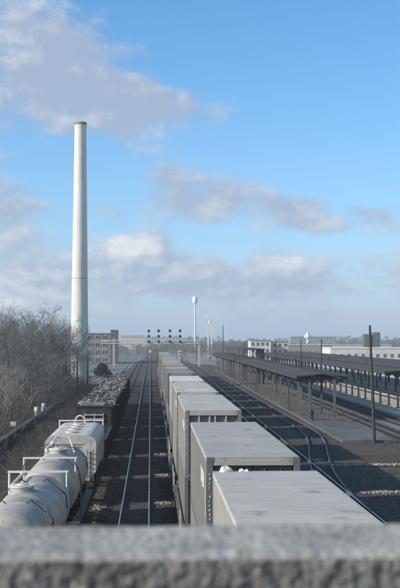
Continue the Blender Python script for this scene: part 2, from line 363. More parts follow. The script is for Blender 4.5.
# ------------------------------------------------------------------ bridge parapet the camera looks over
par = empty('bridge_parapet', (0, 1.6, 0)); tag(par, 'rough weathered concrete bridge parapet along the bottom edge of the view', 'parapet')
from mathutils import noise as mnoise
def rough_slab(x0, x1, y0, y1, z0, z1, amp, step, rec):
    """concrete wall: top, camera face and far face displaced by noise"""
    b = MB(); prof = []
    def line(p, q):
        n = max(int(((p[0] - q[0])**2 + (p[1] - q[1])**2)**.5 / step), 1)
        return [(p[0] + (q[0] - p[0]) * i / n, p[1] + (q[1] - p[1]) * i / n) for i in range(n)]
    r = 0.01
    prof = line((y0, z0), (y0, z1 - r)) + line((y0, z1 - r), (y0 + r, z1)) + line((y0 + r, z1), (y1 - r, z1)) + line((y1 - r, z1), (y1, z1 - r)) + line((y1, z1 - r), (y1, z0)) + [(y1, z0)]
    n = len(prof); k = int((x1 - x0) / step)
    for i in range(k + 1):
        x = x0 + (x1 - x0) * i / k
        for y, z in prof:
            p = Vector((x, y, z)); h = mnoise.fractal(p * 9, 1.0, 2.0, 5); h2 = mnoise.noise(p * 45); h3 = mnoise.noise(p * 2.2)
            coarse = .6 if rec else 2.2
            dv = amp * (h * .8 + h2 * .7 * coarse + h3 * 1.1)
            oy = 1 if y > (y0 + y1) / 2 else -1
            b.v.append((x, y + (oy * dv if z < z1 - .004 else 0), z + (dv if z > z1 - .03 else 0)))
    for i in range(k):
        for j in range(n - 1):
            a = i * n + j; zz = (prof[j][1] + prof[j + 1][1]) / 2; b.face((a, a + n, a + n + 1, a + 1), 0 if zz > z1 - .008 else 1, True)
    return b
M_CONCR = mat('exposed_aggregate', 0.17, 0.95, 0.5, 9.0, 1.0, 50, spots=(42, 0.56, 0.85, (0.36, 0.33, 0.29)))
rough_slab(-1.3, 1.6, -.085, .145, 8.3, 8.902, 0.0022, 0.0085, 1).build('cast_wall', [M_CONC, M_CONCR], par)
b = MB(); b.box(-9, -1.3, -.08, .14, 7.9, 8.9); b.box(1.6, 9, -.08, .14, 7.9, 8.9); b.build('wall_run', M_CONC, par)
b = MB(); b.box(-9, 9, -7.5, .16, 7.3, 7.88); b.build('deck', M_CONC, par)
for x in (-7.2, 8.6): b = MB(); b.box(x - .5, x + .5, -6.5, -.3, -.5, 7.28); b.build('pier', M_CONC, par)

# ------------------------------------------------------------------ rolling stock
def make_bogie():
    root = MB(); 
    for s in (-1, 1):
        x = s * 1.02
        root.prism([(-1.25, .36), (-1.1, .62), (-.55, .66), (-.35, .86), (.35, .86), (.55, .66), (1.1, .62), (1.25, .36), (.9, .3), (.55, .22), (-.55, .22), (-.9, .3)], x - .06, x + .06, axis='x')
    root.box(-1.0, 1.0, -.18, .18, .5, .84)
    return root.mesh('bogie', M_FRAME)
def make_wheel():
    b = MB(); b.tube([(-.065, 0, 0), (.065, 0, 0)], .42, 20, 0); b.tube([(-.085, 0, 0), (-.06, 0, 0)], .455, 20, 0); b.tube([(.06, 0, 0), (.12, 0, 0)], .13, 10, 0)
    return b.mesh('wheel', M_WHEEL)
ME_BOGIE, ME_WHEEL = make_bogie(), make_wheel()
def bogie(parent, y):
    t = put('bogie', ME_BOGIE, parent, (0, y, 0))
    for yy in (-.86, .86):
        put('wheel', ME_WHEEL, t, (.753, yy, .42)); put('wheel', ME_WHEEL, t, (-.753, yy, .42), math.pi)
    return t

# ---- shipping containers
W = 2.44
def grey(v, tint=0.0): return (v * (1.095 + tint), v, v * (0.835 - tint))
CM = {}
def cmat(v, roof):
    k = (v, roof)
    if k not in CM:
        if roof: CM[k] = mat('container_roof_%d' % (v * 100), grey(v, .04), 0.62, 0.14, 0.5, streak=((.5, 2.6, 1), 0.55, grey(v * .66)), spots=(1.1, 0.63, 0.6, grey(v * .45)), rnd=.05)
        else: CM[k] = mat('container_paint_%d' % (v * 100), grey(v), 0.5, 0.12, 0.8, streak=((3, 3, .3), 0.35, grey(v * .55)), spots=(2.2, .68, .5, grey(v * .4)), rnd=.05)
    return CM[k]
ME_C = {}
def corr_side(Ln, H, v):
    k = ('s', Ln, H, v)
    if k not in ME_C:
        b = MB(); y = -Ln / 2 + .12; pts = []; x = 0
        p = 0.278
        while y < Ln / 2 - .14:
            pts += [(0, y), (0, y + .07), (-.036, y + .139), (-.036, y + .209)]; y += p
        pts = [(a, min(c, Ln / 2 - .12)) for a, c in pts] + [(0, Ln / 2 - .12)]
        for (a, c), (a2, c2) in zip(pts[:-1], pts[1:]):
            b.quad((a, c, .16), (a2, c2, .16), (a2, c2, H - .11), (a, c, H - .11))
        ME_C[k] = b.mesh('side_panel', cmat(v, False))
    return ME_C[k]
def corr_roof(Ln, v):
    k = ('r', Ln, v)
    if k not in ME_C:
        b = MB(); y = -Ln / 2 + .35; pts = [(-Ln / 2 + .06, 0)]
        while y < Ln / 2 - .4:
            pts += [(y, 0), (y + .05, .006), (y + .16, .006), (y + .21, 0)]; y += .36
        pts += [(Ln / 2 - .06, 0)]
        for (a, z), (a2, z2) in zip(pts[:-1], pts[1:]):
            b.quad((-W / 2 + .06, a, z), (W / 2 - .06, a, z), (W / 2 - .06, a2, z2), (-W / 2 + .06, a2, z2))
        ME_C[k] = b.mesh('roof_panel', cmat(v, True))
    return ME_C[k]
def bx(name, key, m_, *boxes):
    if key not in ME_C:
        b = MB()
        for q in boxes: b.box(*q)
        ME_C[key] = b.mesh(name, m_)
    return ME_C[key]
def container(loc, rz, Ln, H, vs, vr, near='ribs', marks=0, dark_end=None, detail=True):
    """vs side paint, vr roof paint; near end is a ribbed wall or a pair of doors"""
    t = empty('shipping_container', loc, rz); h = Ln / 2; w = W / 2
    ms = cmat(vs, False); mr = cmat(vr, True)
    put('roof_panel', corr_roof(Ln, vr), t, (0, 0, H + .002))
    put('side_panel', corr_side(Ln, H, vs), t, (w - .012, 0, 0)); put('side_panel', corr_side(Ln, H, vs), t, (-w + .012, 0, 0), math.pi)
    tr = bx('top_rail', ('tr', Ln, vr), mr, (-.035, .035, -h + .1, h - .1, -.12, 0))
    put('top_rail', tr, t, (w - .035, 0, H)); put('top_rail', tr, t, (-w + .035, 0, H))
    br = bx('bottom_rail', ('br', Ln, vs), ms, (-.04, .04, -h + .1, h - .1, 0, .17))
    put('bottom_rail', br, t, (w - .04, 0, 0)); put('bottom_rail', br, t, (-w + .04, 0, 0))
    cp = bx('corner_post', ('cp', H, vs), ms, (-.08, .08, -.08, .08, .12, H - .12))
    cc = bx('corner_casting', ('cc', vs), ms, (-.089, .089, -.081, .081, 0, .118))
    for sx in (-1, 1):
        for sy in (-1, 1):
            put('corner_post', cp, t, (sx * (w - .083), sy * (h - .083), 0))
            put('corner_casting', cc, t, (sx * (w - .088), sy * (h - .078), 0)); put('corner_casting', cc, t, (sx * (w - .088), sy * (h - .078), H - .114))
    hd = bx('end_header', ('hd', vr), mr, (-w + .18, w - .18, -.05, .05, -.2, -.005))
    put('end_header', hd, t, (0, -h + .06, H)); put('end_header', hd, t, (0, h - .06, H))
    sl = bx('end_sill', ('sl', vs), ms, (-w + .18, w - .18, -.05, .05, .01, .17))
    put('end_sill', sl, t, (0, -h + .06, 0)); put('end_sill', sl, t, (0, h - .06, 0))
    de = dark_end if dark_end else vs
    pe = bx('end_panel', ('pe', H, de), cmat(de, False), (-w + .165, w - .165, -.02, .02, .165, H - .195))
    put('end_panel', pe, t, (0, h - .12, 0)); put('end_panel', pe, t, (0, -h + .20, 0))
    if detail:
        if near == 'ribs':
            rb = bx('end_rib', ('rb', H, vr), mr, (-.035, .035, -.065, .065, .172, H - .202))
            for x in (-.62, -.16, .08, .55): put('end_rib', rb, t, (x, -h + .112, 0))
            gs = bx('end_bar', ('gs', vr), mr, (-w + .17, w - .17, -.03, .03, -.04, .04))
            put('end_bar', gs, t, (0, -h + .15, H - .62)); put('end_bar', gs, t, (0, -h + .15, H - 1.5))
        else:
            dp = bx('door', ('dp', H, de), cmat(de, False), (-.5, .5, -.02, .02, .19, H - .23))
            for x in (-.515, .515):
                d_ = put('door', dp, t, (x, -h + .14, 0))
                lr = bx('lock_rod', ('lr', H), M_POSTL, (-.018, .018, -.02, .02, .15, H - .26))
                for xx in (-.22, .2): put('lock_rod', lr, d_, (xx, -.045, 0))
    return t
random.seed(11)
def white_marks(parent, spec, x=None, y=None):
    """painted marking blocks: thin plates 3 mm proud"""
    for q in spec:
        b = MB(); b.box(*q); b.build('marking', M_DIRTYW, parent)
# (near end y, length, side paint, roof paint, near end kind)
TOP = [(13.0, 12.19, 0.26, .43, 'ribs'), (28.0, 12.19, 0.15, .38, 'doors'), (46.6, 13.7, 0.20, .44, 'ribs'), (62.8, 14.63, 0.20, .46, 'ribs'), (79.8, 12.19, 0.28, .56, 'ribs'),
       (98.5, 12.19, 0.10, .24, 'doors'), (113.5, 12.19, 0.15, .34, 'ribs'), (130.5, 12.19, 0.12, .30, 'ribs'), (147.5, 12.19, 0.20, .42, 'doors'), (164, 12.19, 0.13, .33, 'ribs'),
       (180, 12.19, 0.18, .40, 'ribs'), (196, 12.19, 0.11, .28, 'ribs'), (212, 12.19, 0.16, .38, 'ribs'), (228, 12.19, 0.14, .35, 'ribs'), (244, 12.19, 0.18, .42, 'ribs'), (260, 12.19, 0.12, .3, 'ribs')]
HC = 2.896; Z0 = 0.34
LOOK = ['pale grey roofed', 'mid grey', 'long ribbed', 'long white striped', 'lightest grey', 'darkest grey', 'grey', 'dull grey', 'light grey', 'dark grey', 'grey', 'dark grey', 'grey', 'grey', 'light grey', 'dark grey']
def well_car(y, Ln, i):
    t = empty('well_car', (fx_cont(y), y, 0), -0.0022)
    h = 6.3
    key = ('well',)
    if key not in ME_C:
        b = MB(); prof = [(-h - .9, .95), (-h - .2, 1.15), (h + .2, 1.15), (h + .9, .95), (h + .3, .75), (h - .5, .30), (-h + .5, .30), (-h - .3, .75)]
        b.prism(prof, -.045, .045, axis='x'); b.box(-.10, .10, -h - .2, h + .2, 1.15, 1.2)
        for k in range(9): yy = -h + .8 + k * (2 * h - 1.6) / 8; b.box(-.08, .08, yy - .05, yy + .05, .32, 1.14)
        ME_C[key] = b.mesh('side_sill', M_STEELM)
        b = MB(); b.box(-1.25, 1.25, -.55, .55, .86, .98); b.box(-.3, .3, -1.25, 1.25, .72, .855); b.box(-.14, .14, -1.35, -.9, .78, 1.0)
        ME_C['plat'] = b.mesh('end_platform', M_STEELM)
        b = MB(); b.box(-1.25, 1.25, -h + .5, h - .5, .24, .33); ME_C['wfloor'] = b.mesh('well_floor', M_FRAME)
        b = MB()
        for x in (-.2, .2): b.box(x - .02, x + .02, -.02, .02, 0, 1.5)
        for k in range(5): b.box(-.18, .18, -.015, .015, .2 + k * .3, .23 + k * .3)
        ME_C['ladder'] = b.mesh('ladder', M_DIRTYW)
    for s in (-1, 1): put('side_sill', ME_C[key], t, (s * 1.37, 0, 0))
    put('well_floor', ME_C['wfloor'], t)
    for s in (-1, 1):
        put('end_platform', ME_C['plat'], t, (0, s * (h + .75), 0), 0 if s < 0 else math.pi)
        put('ladder', ME_C['ladder'], t, (-1.43, s * (h + .3), .35), math.pi / 2)
        bogie(t, s * (h + .75))
    tag(t, '%s articulated well car from the bridge under the container train' % ORD[i] if i else 'nearest well car under the container train by the bridge', 'rail car', 'well cars of the container train')
    return t
for i, (y0, Ln, vs, vr, nk) in enumerate(TOP):
    yc = y0 + Ln / 2; x = fx_cont(yc)
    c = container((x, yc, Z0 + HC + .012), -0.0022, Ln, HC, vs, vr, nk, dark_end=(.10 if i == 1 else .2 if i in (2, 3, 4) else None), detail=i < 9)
    nth = 'nearest' if i == 0 else ORD[i]
    tag(c, '%s upper tier shipping container, %s from the bridge' % (LOOK[i], nth), 'container', 'upper containers of the double stack train')
    lv = [.12, .2, .16, .22, .14, .18][i % 6]
    lo = container((x, yc, Z0), -0.0022, 12.19, HC, lv, lv, 'ribs', detail=i < 3)
    tag(lo, 'grey shipping container on the lower tier in the well, %s from the bridge' % nth, 'container', 'lower containers of the double stack train')
    well_car(yc, Ln, i)
    h = Ln / 2
    xs = -W / 2
    if i == 0:
        def lump(dx, dy, rx, rz_, label, seed):
            rs = random.Random(seed); b = MB(); n, mm = 18, 7
            for j in range(mm + 1):
                a = math.pi / 2 * j / mm
                for k in range(n):
                    q = 2 * math.pi * k / n; w_ = 1 + .2 * math.sin(q * 3 + seed + a * 2) + rs.uniform(-.05, .05)
                    b.v.append((rx * math.cos(a) * math.cos(q) * w_, rx * .7 * math.cos(a) * math.sin(q) * w_, rz_ * math.sin(a) * (1 + .15 * math.sin(q * 2 + seed) + rs.uniform(-.08, .08))))
            for j in range(mm):
                for k in range(n): k2 = (k + 1) % n; b.face((j * n + k, j * n + k2, (j + 1) * n + k2, (j + 1) * n + k), 0, True)
            tag(b.build('plastic_bag', M_WHITE, None, (fx_cont(25) + dx, y0 + Ln - .12 + dy, Z0 + 2 * HC + .012)), label, 'bag', 'litter on the nearest container roof')
        lump(-.93, 0, .15, .12, 'rounded white bag on the far edge of the nearest container roof', 1)
        lump(-.55, .02, .07, .06, 'small white scrap right of the white bag on the container roof', 2)
        lump(-.43, .0, .05, .05, 'tiniest white scrap on the far edge of the nearest container roof', 3)
    if i in (1, 2, 3, 4):
        # blocks of worn lettering on the left side and code column on the corner post
        sp = []
        yy = -h + 1.3
        zz = HC - .55
        for k in range(5):
            sp.append((xs - .006, xs + .004, yy + k * .42, yy + .3 + k * .42, zz - random.uniform(.35, .5), zz))
        sp.append((xs - .006, xs + .004, -h + .5, -h + .66, HC - 1.6, HC - .5))
        white_marks(c, sp)
        sp = [(xs + .055 + random.uniform(0, .015), xs + .09 + random.uniform(-.01, .03), -h - .008, -h + .002, HC - .40 - k * .115 - random.uniform(.04, .075), HC - .40 - k * .115) for k in range(14) if k not in (4, 11)]
        white_marks(c, sp)
    if i == 1:
        sp = []; x = -.35
        for k in range(14):
            wd = random.uniform(.03, .07); sp.append((x, x + wd, -h + .004, -h + .012, HC - .1, HC - .06)); x += wd + .025
        white_marks(c, sp)
    if i in (3, 4):
        b = MB(); b.box(-.62, .72, -h + 2.6, -h + 3.6, HC + .001, HC + .012); b.build('roof_stripe', M_WHITE, c)

# ---- freight train on the left
def end_rail(mb, y, w, z0, z1, r=.035):
    mb.tube([(-w, y, z0), (-w, y, z1)], r, 6); mb.tube([(w, y, z0), (w, y, z1)], r, 6)
    mb.box(-w - .06, w + .06, y - .045, y + .045, z1 - .03, z1 + .045)
def underframe(t, half, w=1.35):
    b = MB(); b.box(-.22, .22, -half, half, .78, 1.06); b.box(-w, w, -half + .35, -half + .55, .95, 1.15); b.box(-w, w, half - .55, half - .35, .95, 1.15)
    b.box(-.11, .11, -half - .75, -half + .02, .80, .98); b.box(-.11, .11, half - .02, half + .75, .80, .98)
    b.build('underframe', M_FRAME, t)
    for s in (-1, 1): bogie(t, s * (half - 1.75))
def tank_car(y, label, mt, manx=-.1, rails=(-1, 1), hoop=False):
    t = empty('tank_car', (X_LEFT, y, 0)); half = 5.75
    underframe(t, half)
    b = MB(); r = 1.25; zc = 2.42; L2 = 5.45
    pr = [(-L2, 0.02), (-L2 + .03, .45), (-L2 + .12, .78), (-L2 + .26, 1.02), (-L2 + .42, 1.16), (-L2 + .62, 1.23), (-L2 + .85, r)]
    seams = []
    for k in range(1, 5): seams.append(-L2 + .85 + (2 * L2 - 1.7) * k / 5)
    prof = list(pr)
    for s_ in seams: prof += [(s_ - .05, r), (s_ - .03, r + .014), (s_ + .03, r + .014), (s_ + .05, r)]
    prof += [(-a, q) for a, q in pr[::-1]]
    n = 40
    for yy, rr in prof:
        for k in range(n):
            a = 2 * math.pi * k / n; b.v.append((rr * math.cos(a), yy, zc + rr * math.sin(a)))
    for i in range(len(prof) - 1):
        for k in range(n):
            k2 = (k + 1) % n; b.face((i * n + k2, i * n + k, (i + 1) * n + k, (i + 1) * n + k2), 0, True)
    b.face([k for k in range(n)], 0); b.face([(len(prof) - 1) * n + k for k in range(n)][::-1], 0)
    b.build('tank', mt, t)
    for s in (-1, 1):
        b = MB(); yy = s * 3.6; b.prism([(-1.15, 1.0), (1.15, 1.0), (1.2, 1.75), (.8, 1.5), (.3, 1.25), (-.3, 1.25), (-.8, 1.5), (-1.2, 1.75)], yy - .12, yy + .12); b.build('saddle', M_FRAME, t)
    # manway dome with cover, hoop guard and platform
    b = MB(); b.tube([(manx, 0, zc + 1.1), (manx, 0, zc + 1.40)], .42, 24); b.build('manway_dome', mt, t)
    b = MB(); b.tube([(manx, 0, zc + 1.40), (manx, 0, zc + 1.47)], .46, 24); b.tube([(manx, 0, zc + 1.47), (manx, 0, zc + 1.51)], .2, 12); b.build('manway_cover', M_DIRTYW, t)
    if hoop:
        b = MB(); b.tube([(.7, 1.9, zc + 1.02), (.35, 2.9, zc + 1.75), (-.35, 2.9, zc + 1.75), (-.7, 1.9, zc + 1.02)], .05, 6); b.build('hoop_rail', M_DIRTYW, t)
        for yy in (2.0, 3.4): b = MB(); b.box(-1.05, 1.05, yy - .03, yy + .03, zc + 1.28, zc + 1.34); b.build('crossbar', M_STEELM, t)
    # end railings at tank-top height
    for s in rails:
        b = MB(); end_rail(b, s * 4.1, 1.16, 2.85, 3.86, .045); b.build('end_railing', M_WHITE, t)
    # top pipe along the left shoulder
    b = MB(); b.tube([(-.62, .6, zc + 1.16), (-.62, .8, zc + 1.36), (-.62, 4.4, zc + 1.36), (-.75, 4.78, zc + 1.30)], .055, 8); b.build('vapour_pipe', M_WHITE, t)
    # side handrails on brackets
    for s in (-1, 1):
        b = MB(); b.tube([(s * 1.45, -4.8, 1.95), (s * 1.45, 4.8, 1.95)], .025, 6)
        for yy in (-4.2, -2.1, 0, 2.1, 4.2): b.tube([(s * 1.2, yy, 2.05), (s * 1.45, yy, 1.95)], .02, 5)
        b.build('side_handrail', M_STEELM, t)
        b = MB(); b.box(s * 1.28 - .16, s * 1.28 + .16, -5.3, 5.3, 1.09, 1.13); b.build('running_board', M_STEELM, t)
        b = MB()
        for yy in (-4.15, -3.7): b.tube([(s * 1.40, yy, 1.1), (s * 1.40, yy, 2.7), (s * 1.3, yy, 3.2), (s * 1.1, yy, 3.7)], .03, 6)
        for k in range(6): z = 1.35 + k * .28; b.tube([(s * 1.40, -4.15, z), (s * 1.40, -3.7, z)], .018, 5)
        b.build('ladder', M_STEELM, t)
        for yy in (-3.0, 2.6):      # lifting brackets on the shoulders
            b = MB(); b.tube([(s * .35, yy, zc + 1.23), (s * .5, yy, zc + 1.36), (s * 1.25, yy, zc + .72), (s * 1.3, yy, zc + .2)], .028, 5); b.build('bracket', M_STEELD, t)
    tag(t, label, 'tank car', 'tank cars in the left freight train')
    return t
tank_car(27.6, 'grey tank car lowest at left whose rounded end meets the parapet', M_TANK, rails=())
tank_car(40.0, 'large grey tank car with white end railing and manway, bottom left', M_TANK, -.15, rails=(1,))
tank_car(53.3, 'grey tank car with hoop rails between the large tank car and the pale hopper', M_TANK, .05, rails=(-1,), hoop=True)
# pale covered hopper
t = empty('covered_hopper', (X_LEFT, 66.6, 0)); underframe(t, 5.75)
def rounded(w, z0, z1, r, n=7):
    p = [(w * .72, z0), (w, z0 + .55)]
    for k in range(n + 1): a = math.pi / 2 * k / n; p.append((w - r + r * math.cos(a), z1 - r * .8 + r * .8 * math.sin(a)))
    return p + [(-a, z) for a, z in p[::-1]]
b = MB(); b.prism(rounded(1.46, 1.2, 3.78, .62), -4.9, 4.9); b.build('hopper_body', M_TANKB, t)
for s in (-1, 1):
    if s > 0: b = MB(); end_rail(b, 4.75, 1.42, 3.0, 3.9, .045); b.build('end_railing', M_WHITE, t)
    for yy in [-4.6 + 1.15 * k for k in range(9)]: b = MB(); b.box(s * 1.46 - .04, s * 1.46 + .04, yy - .05, yy + .05, 1.8, 3.1); b.build('side_rib', M_TANKB, t)
    b = MB(); b.tube([(s * .95, -4.98, 1.2), (s * .95, -4.98, 3.0)], .025, 5); b.tube([(s * 1.3, -4.98, 1.2), (s * 1.3, -4.98, 3.0)], .025, 5)
    for k in range(6): b.tube([(s * .95, -4.98, 1.4 + k * .28), (s * 1.3, -4.98, 1.4 + k * .28)], .02, 5)
    b.build('ladder', M_STEELM, t)
b = MB(); b.tube([(-.05 + .34 * math.cos(a), 4.4, 3.76 + .5 * math.sin(a)) for a in [math.pi * k / 10 for k in range(11)]], .05, 6); b.build('hoop_rail', M_DIRTYW, t)
for yy in (-3, -1, 1, 3):
    b = MB(); b.tube([(-.05, yy, 3.74), (-.05, yy, 3.86)], .36, 18); b.build('hatch', M_TANKB, t)
tag(t, 'pale covered hopper with rounded shoulders and white end railing, left train', 'hopper car')
# open cars
def open_car(y, half, z1, label, name='open_hopper', cat='hopper car', rib=True):
    t = empty(name, (X_LEFT, y, 0)); underframe(t, half + .45)
    w = 1.4; th = .06
    for s in (-1, 1):
        b = MB(); b.box(s * w - th / 2, s * w + th / 2, -half, half, 1.1, z1); b.build('side_wall', M_HOPPER, t)
        b = MB(); b.box(s * (w + .02) - .09, s * (w + .02) + .09, -half - .05, half + .05, z1 - .02, z1 + .12); b.build('top_chord', M_HOPPER, t)
        b = MB(); n = 9; b.box(-.07, .07, -.06, .06, 1.1, z1 - .05); pm_ = b.mesh('side_post', M_HOPPER)
        for k in range(n): put('side_post', pm_, t, (s * (w + .1), -half + .3 + k * (2 * half - .6) / (n - 1), 0))
        b = MB(); b.box(-w + .04, w - .04, s * half - th / 2, s * half + th / 2, z1 - 1.5, z1 - .01)
        b.prism([(s * half, z1 - 1.5), (s * (half - 1.6), 1.15), (s * (half - 1.7), 1.15), (s * (half - .1), z1 - 1.5)], -w + .04, w - .04, axis='x'); b.build('end_wall', M_HOPPER, t)
        b = MB(); b.box(-w - .1, w + .1, s * (half + .04) - .06, s * (half + .04) + .06, z1 - .01, z1 + .125); b.build('top_chord', M_HOPPER, t)
        b = MB()
        for z in (z1 - .62, z1 - .95): b.box(-.85, .75, s * (half + .16) - .03, s * (half + .16) + .03, z - .035, z + .035)
        for x in (-.8, 0, .7): b.box(x - .03, x + .03, s * (half + .1) - .03, s * (half + .1) + .025, z1 - 1.3, z1 - .5)
        b.build('end_rungs', M_DIRTYW if s < 0 else M_HOPPER, t)
    b = MB(); b.box(-w + .04, w - .04, -half + .1, half - .1, 1.02, 1.1); b.build('floor', M_HOPPER, t)
    tag(t, label, cat, 'open cars in the left freight train')
    return t
def scrap(y, half, ztop, label, front=False, seed=0):
    rs = random.Random(seed); b = MB()
    nx, ny = 10, 40
    base = len(b.v)
    for j in range(ny + 1):
        for i in range(nx + 1):
            x = -1.38 + 2.76 * i / nx; y_ = -half + .15 + (2 * half - .3) * j / ny
            e = min(1, j / 3, (ny - j) / 3) * (1 - (abs(x) / 1.5)**3)
            b.v.append((x, y_, ztop - .45 + e * .5 + rs.uniform(-.14, .14)))
    for j in range(ny):
        for i in range(nx):
            a = base + j * (nx + 1) + i; b.face((a, a + 1, a + nx + 2, a + nx + 1), 1 if rs.random() < .6 else 0)
    for k in range(230):
        x = rs.uniform(-1.2, 1.2); y_ = rs.uniform(-half + .6, half - .6); z = ztop - .1 - abs(x) * .12; a0 = rs.uniform(0, 6.28)
        mi = 0 if rs.random() < .62 else 1; ty = rs.random()
        if ty < .45:                                    # curled strip
            rr = rs.uniform(.18, .5); ti = rs.uniform(.2, 1.3); pts = []
            for q in range(8):
                a = a0 + q * rs.uniform(.45, .7); pts.append((x + rr * math.cos(a), y_ + rr * math.sin(a) * math.cos(ti), z + .1 + rr * (1 + math.sin(a)) * .5 * math.sin(ti)))
            b.tube(pts, rs.uniform(.02, .05), 4, mi)
        elif ty < .75:                                  # crumpled sheet
            s_ = rs.uniform(.25, .6); p = [Vector((x, y_, z)) + Vector((rs.uniform(-s_, s_), rs.uniform(-s_, s_), rs.uniform(-.05, .45))) for _ in range(4)]
            b.tri(p[0], p[1], p[2], mi); b.tri(p[0], p[2], p[3], mi)
        else:                                           # pipe or bar
            d = Vector((rs.uniform(-1, 1), rs.uniform(-1, 1), rs.uniform(-.1, .4))).normalized() * rs.uniform(.3, .8); p = Vector((x, y_, z + .15))
            b.tube([p - d, p + d], rs.uniform(.03, .07), 5, mi)
    if front: b.box(-1.0, .75, -half + .45, -half + .6, ztop - .4, ztop + .22)
    o = b.build('scrap_load', [M_SCRAP, M_SCRAPD], None, (X_LEFT, y, 0)); tag(o, label, 'scrap', 'scrap loads in the hopper cars', 'stuff')
open_car(79.9, 5.4, 2.3, 'low black gondola behind the pale covered hopper', 'gondola', 'gondola')
OC = ['nearest black open hopper with white end rungs, behind the pale hopper', 'second black open hopper heaped with scrap, left train', 'third black open hopper in the left train', 'fourth black open hopper in the left train', 'farthest black open hopper of the left train']
for i in range(5):
    y = 94.2 + 14.3 * i
    open_car(y, 6.2, 3.75, OC[i]); scrap(y, 6.2, 3.9, ['tangled bright scrap metal heaped in the nearest black hopper', 'tangled scrap metal in the second black hopper', 'scrap metal heaped in the third black hopper', 'scrap metal in the fourth black hopper', 'scrap metal in the farthest black hopper'][i], i == 0, 30 + i)

# ------------------------------------------------------------------ platforms and canopies (right)
def platform(name, x0, x1, y0, y1, label, top, edge=True):
    t = empty(name, (0, 120, 0), -RA); tag(t, label, 'platform')
    b = MB(); b.box(x0 + .45, x1 - .45, y0 - 120 + .4, y1 - 120, -.5, -.06); b.build('surface', top, t)
    for xa, xb in ((x0, x0 + .448), (x1 - .448, x1)):
        b = MB(); n = int((y1 - y0) / 4)
        for k in range(n): b.box(xa, xb, y0 - 120 + k * 4 + .02, y0 - 120 + k * 4 + 3.98, -.5, -.04 + (k % 3) * .004)
        b.build('edging', M_PLATE if edge else M_PLAT, t)
    b = MB(); b.box(x0 + .45, x1 - .45, y0 - 120, y0 - 120 + .398, -.5, -.05); b.build('edging', M_PLATE if edge else M_PLAT, t)
    return t
platform('station_platform', 17.9, 22.9, 99, 335, 'dark low station platform under the long near canopy', M_PLAT, False)
platform('station_platform', 30.6, 37.4, 112, 335, 'pale concrete station platform under the right canopy', M_PLATP)
platform('station_platform', 40.0, 47.2, 112, 335, 'far pale station platform right of the pale concrete one', M_PLATP)

def canopy(label, xc, halfw, y0, y1, ze, zc, bay, rows, post_m, tee=False):
    t = empty('platform_canopy', (xc, y0, 0), -RA); L = y1 - y0; tag(t, label, 'canopy')
    # roof: two low-pitched planes with thickness
    b = MB(); th = .16
    prof = [(-halfw, ze), (0, zc), (halfw, ze), (halfw, ze + th), (0, zc + th), (-halfw, ze + th)]
    b.prism(prof, 0, L); b.build('roof', M_CANROOF, t)
    for s in (-1, 1):
        b = MB(); b.box(s * halfw - .05 + s * .052, s * halfw + .05 + s * .052, -.05, L + .05, ze - .22, ze + th + .05); b.build('fascia', M_STEELD, t)
        b = MB(); b.box(s * (rows or .01) - .12, s * (rows or .01) + .12, .3, L - .3, ze - .30 if rows else zc - .35, ze - .02 if rows else zc - .03)
        if rows or s > 0: b.build('beam', M_STEELD, t)
    sm = MB(); sm.prism([(-halfw + .02, ze + th - .002), (0, zc + th - .002), (halfw - .02, ze + th - .002), (halfw - .02, ze + th + .05), (0, zc + th + .05), (-halfw + .02, ze + th + .05)], -.05, .05); sme = sm.mesh('roof_batten', M_STEELD)
    for k in range(1, int(L / 6)): put('roof_batten', sme, t, (0, k * 6, 0))
    n = int(L / bay)
    post = MB()
    zt = ze - .30 if rows else zc - .35
    post.box(-.13, .13, -.13, -.09, -.1, zt); post.box(-.13, .13, .09, .13, -.1, zt); post.box(-.04, .04, -.088, .088, -.1, zt); post.box(-.26, .26, -.26, .26, -.1, .10)
    pm = post.mesh('post', post_m)
    arm = MB()
    if rows:
        for s in (-1, 1): arm.prism([(s * (rows - .1), ze - .9), (s * (rows - .25), ze - .32), (s * (rows - 1.0), ze - .32)], -.05, .05); arm.prism([(s * (rows + .12), ze - .9), (s * (rows + .25), ze - .32), (s * (halfw - .2), ze - .2), (s * (halfw - .25), ze - .32)], -.05, .05)
        arm.box(-rows, rows, -.07, .07, ze - .3, ze - .08)
    else:
        for s in (-1, 1): arm.prism([(s * .1, zc - 1.1), (s * .1, zc - .4), (s * (halfw - .3), ze - .04), (s * (halfw - .3), ze - .16), (s * 1.0, zc - .62)], -.06, .06)
    am = arm.mesh('bracket', M_STEELD)
    for k in range(n + 1):
        y = .6 + k * (L - 1.2) / n
        for s in ((-1, 1) if rows else (0,)): put('post', pm, t, (s * rows, y, 0))
        put('bracket', am, t, (0, y, 0))
    return t
canopy('long dark near platform canopy on paired posts beside the container train', 19.75, 2.95, 123, 333, 4.95, 5.25, 10.0, 1.45, M_POSTL)
canopy('dark platform canopy on single tee posts at right', 33.6, 3.1, 139, 333, 5.0, 5.2, 5.8, 0, M_STEELD)
canopy('farther dark platform canopy beyond the right tee post canopy', 43.6, 5.2, 150, 333, 5.1, 5.5, 8.0, 0, M_STEELD)
# raised roof over the stairs, above the near canopy
t = empty('stair_roof', (22.3, 230, 0), -RA - .002); tag(t, 'flat dark raised roof on thin posts above the near canopy', 'roof')
b = MB(); b.box(-2.2, 2.2, 0, 76, 7.05, 7.3); b.build('roof', M_STEELD, t)
b = MB(); b.box(.8, 2.1, .4, 4.5, -.1, 7.04); b.build('stair_end', M_STEELD, t)
for k in range(1, 9):
    for s in (-1.9, 1.9): b = MB(); b.box(s - .08, s + .08, k * 9.2, k * 9.2 + .16, -.1, 7.04); b.build('post', M_STEELD, t)
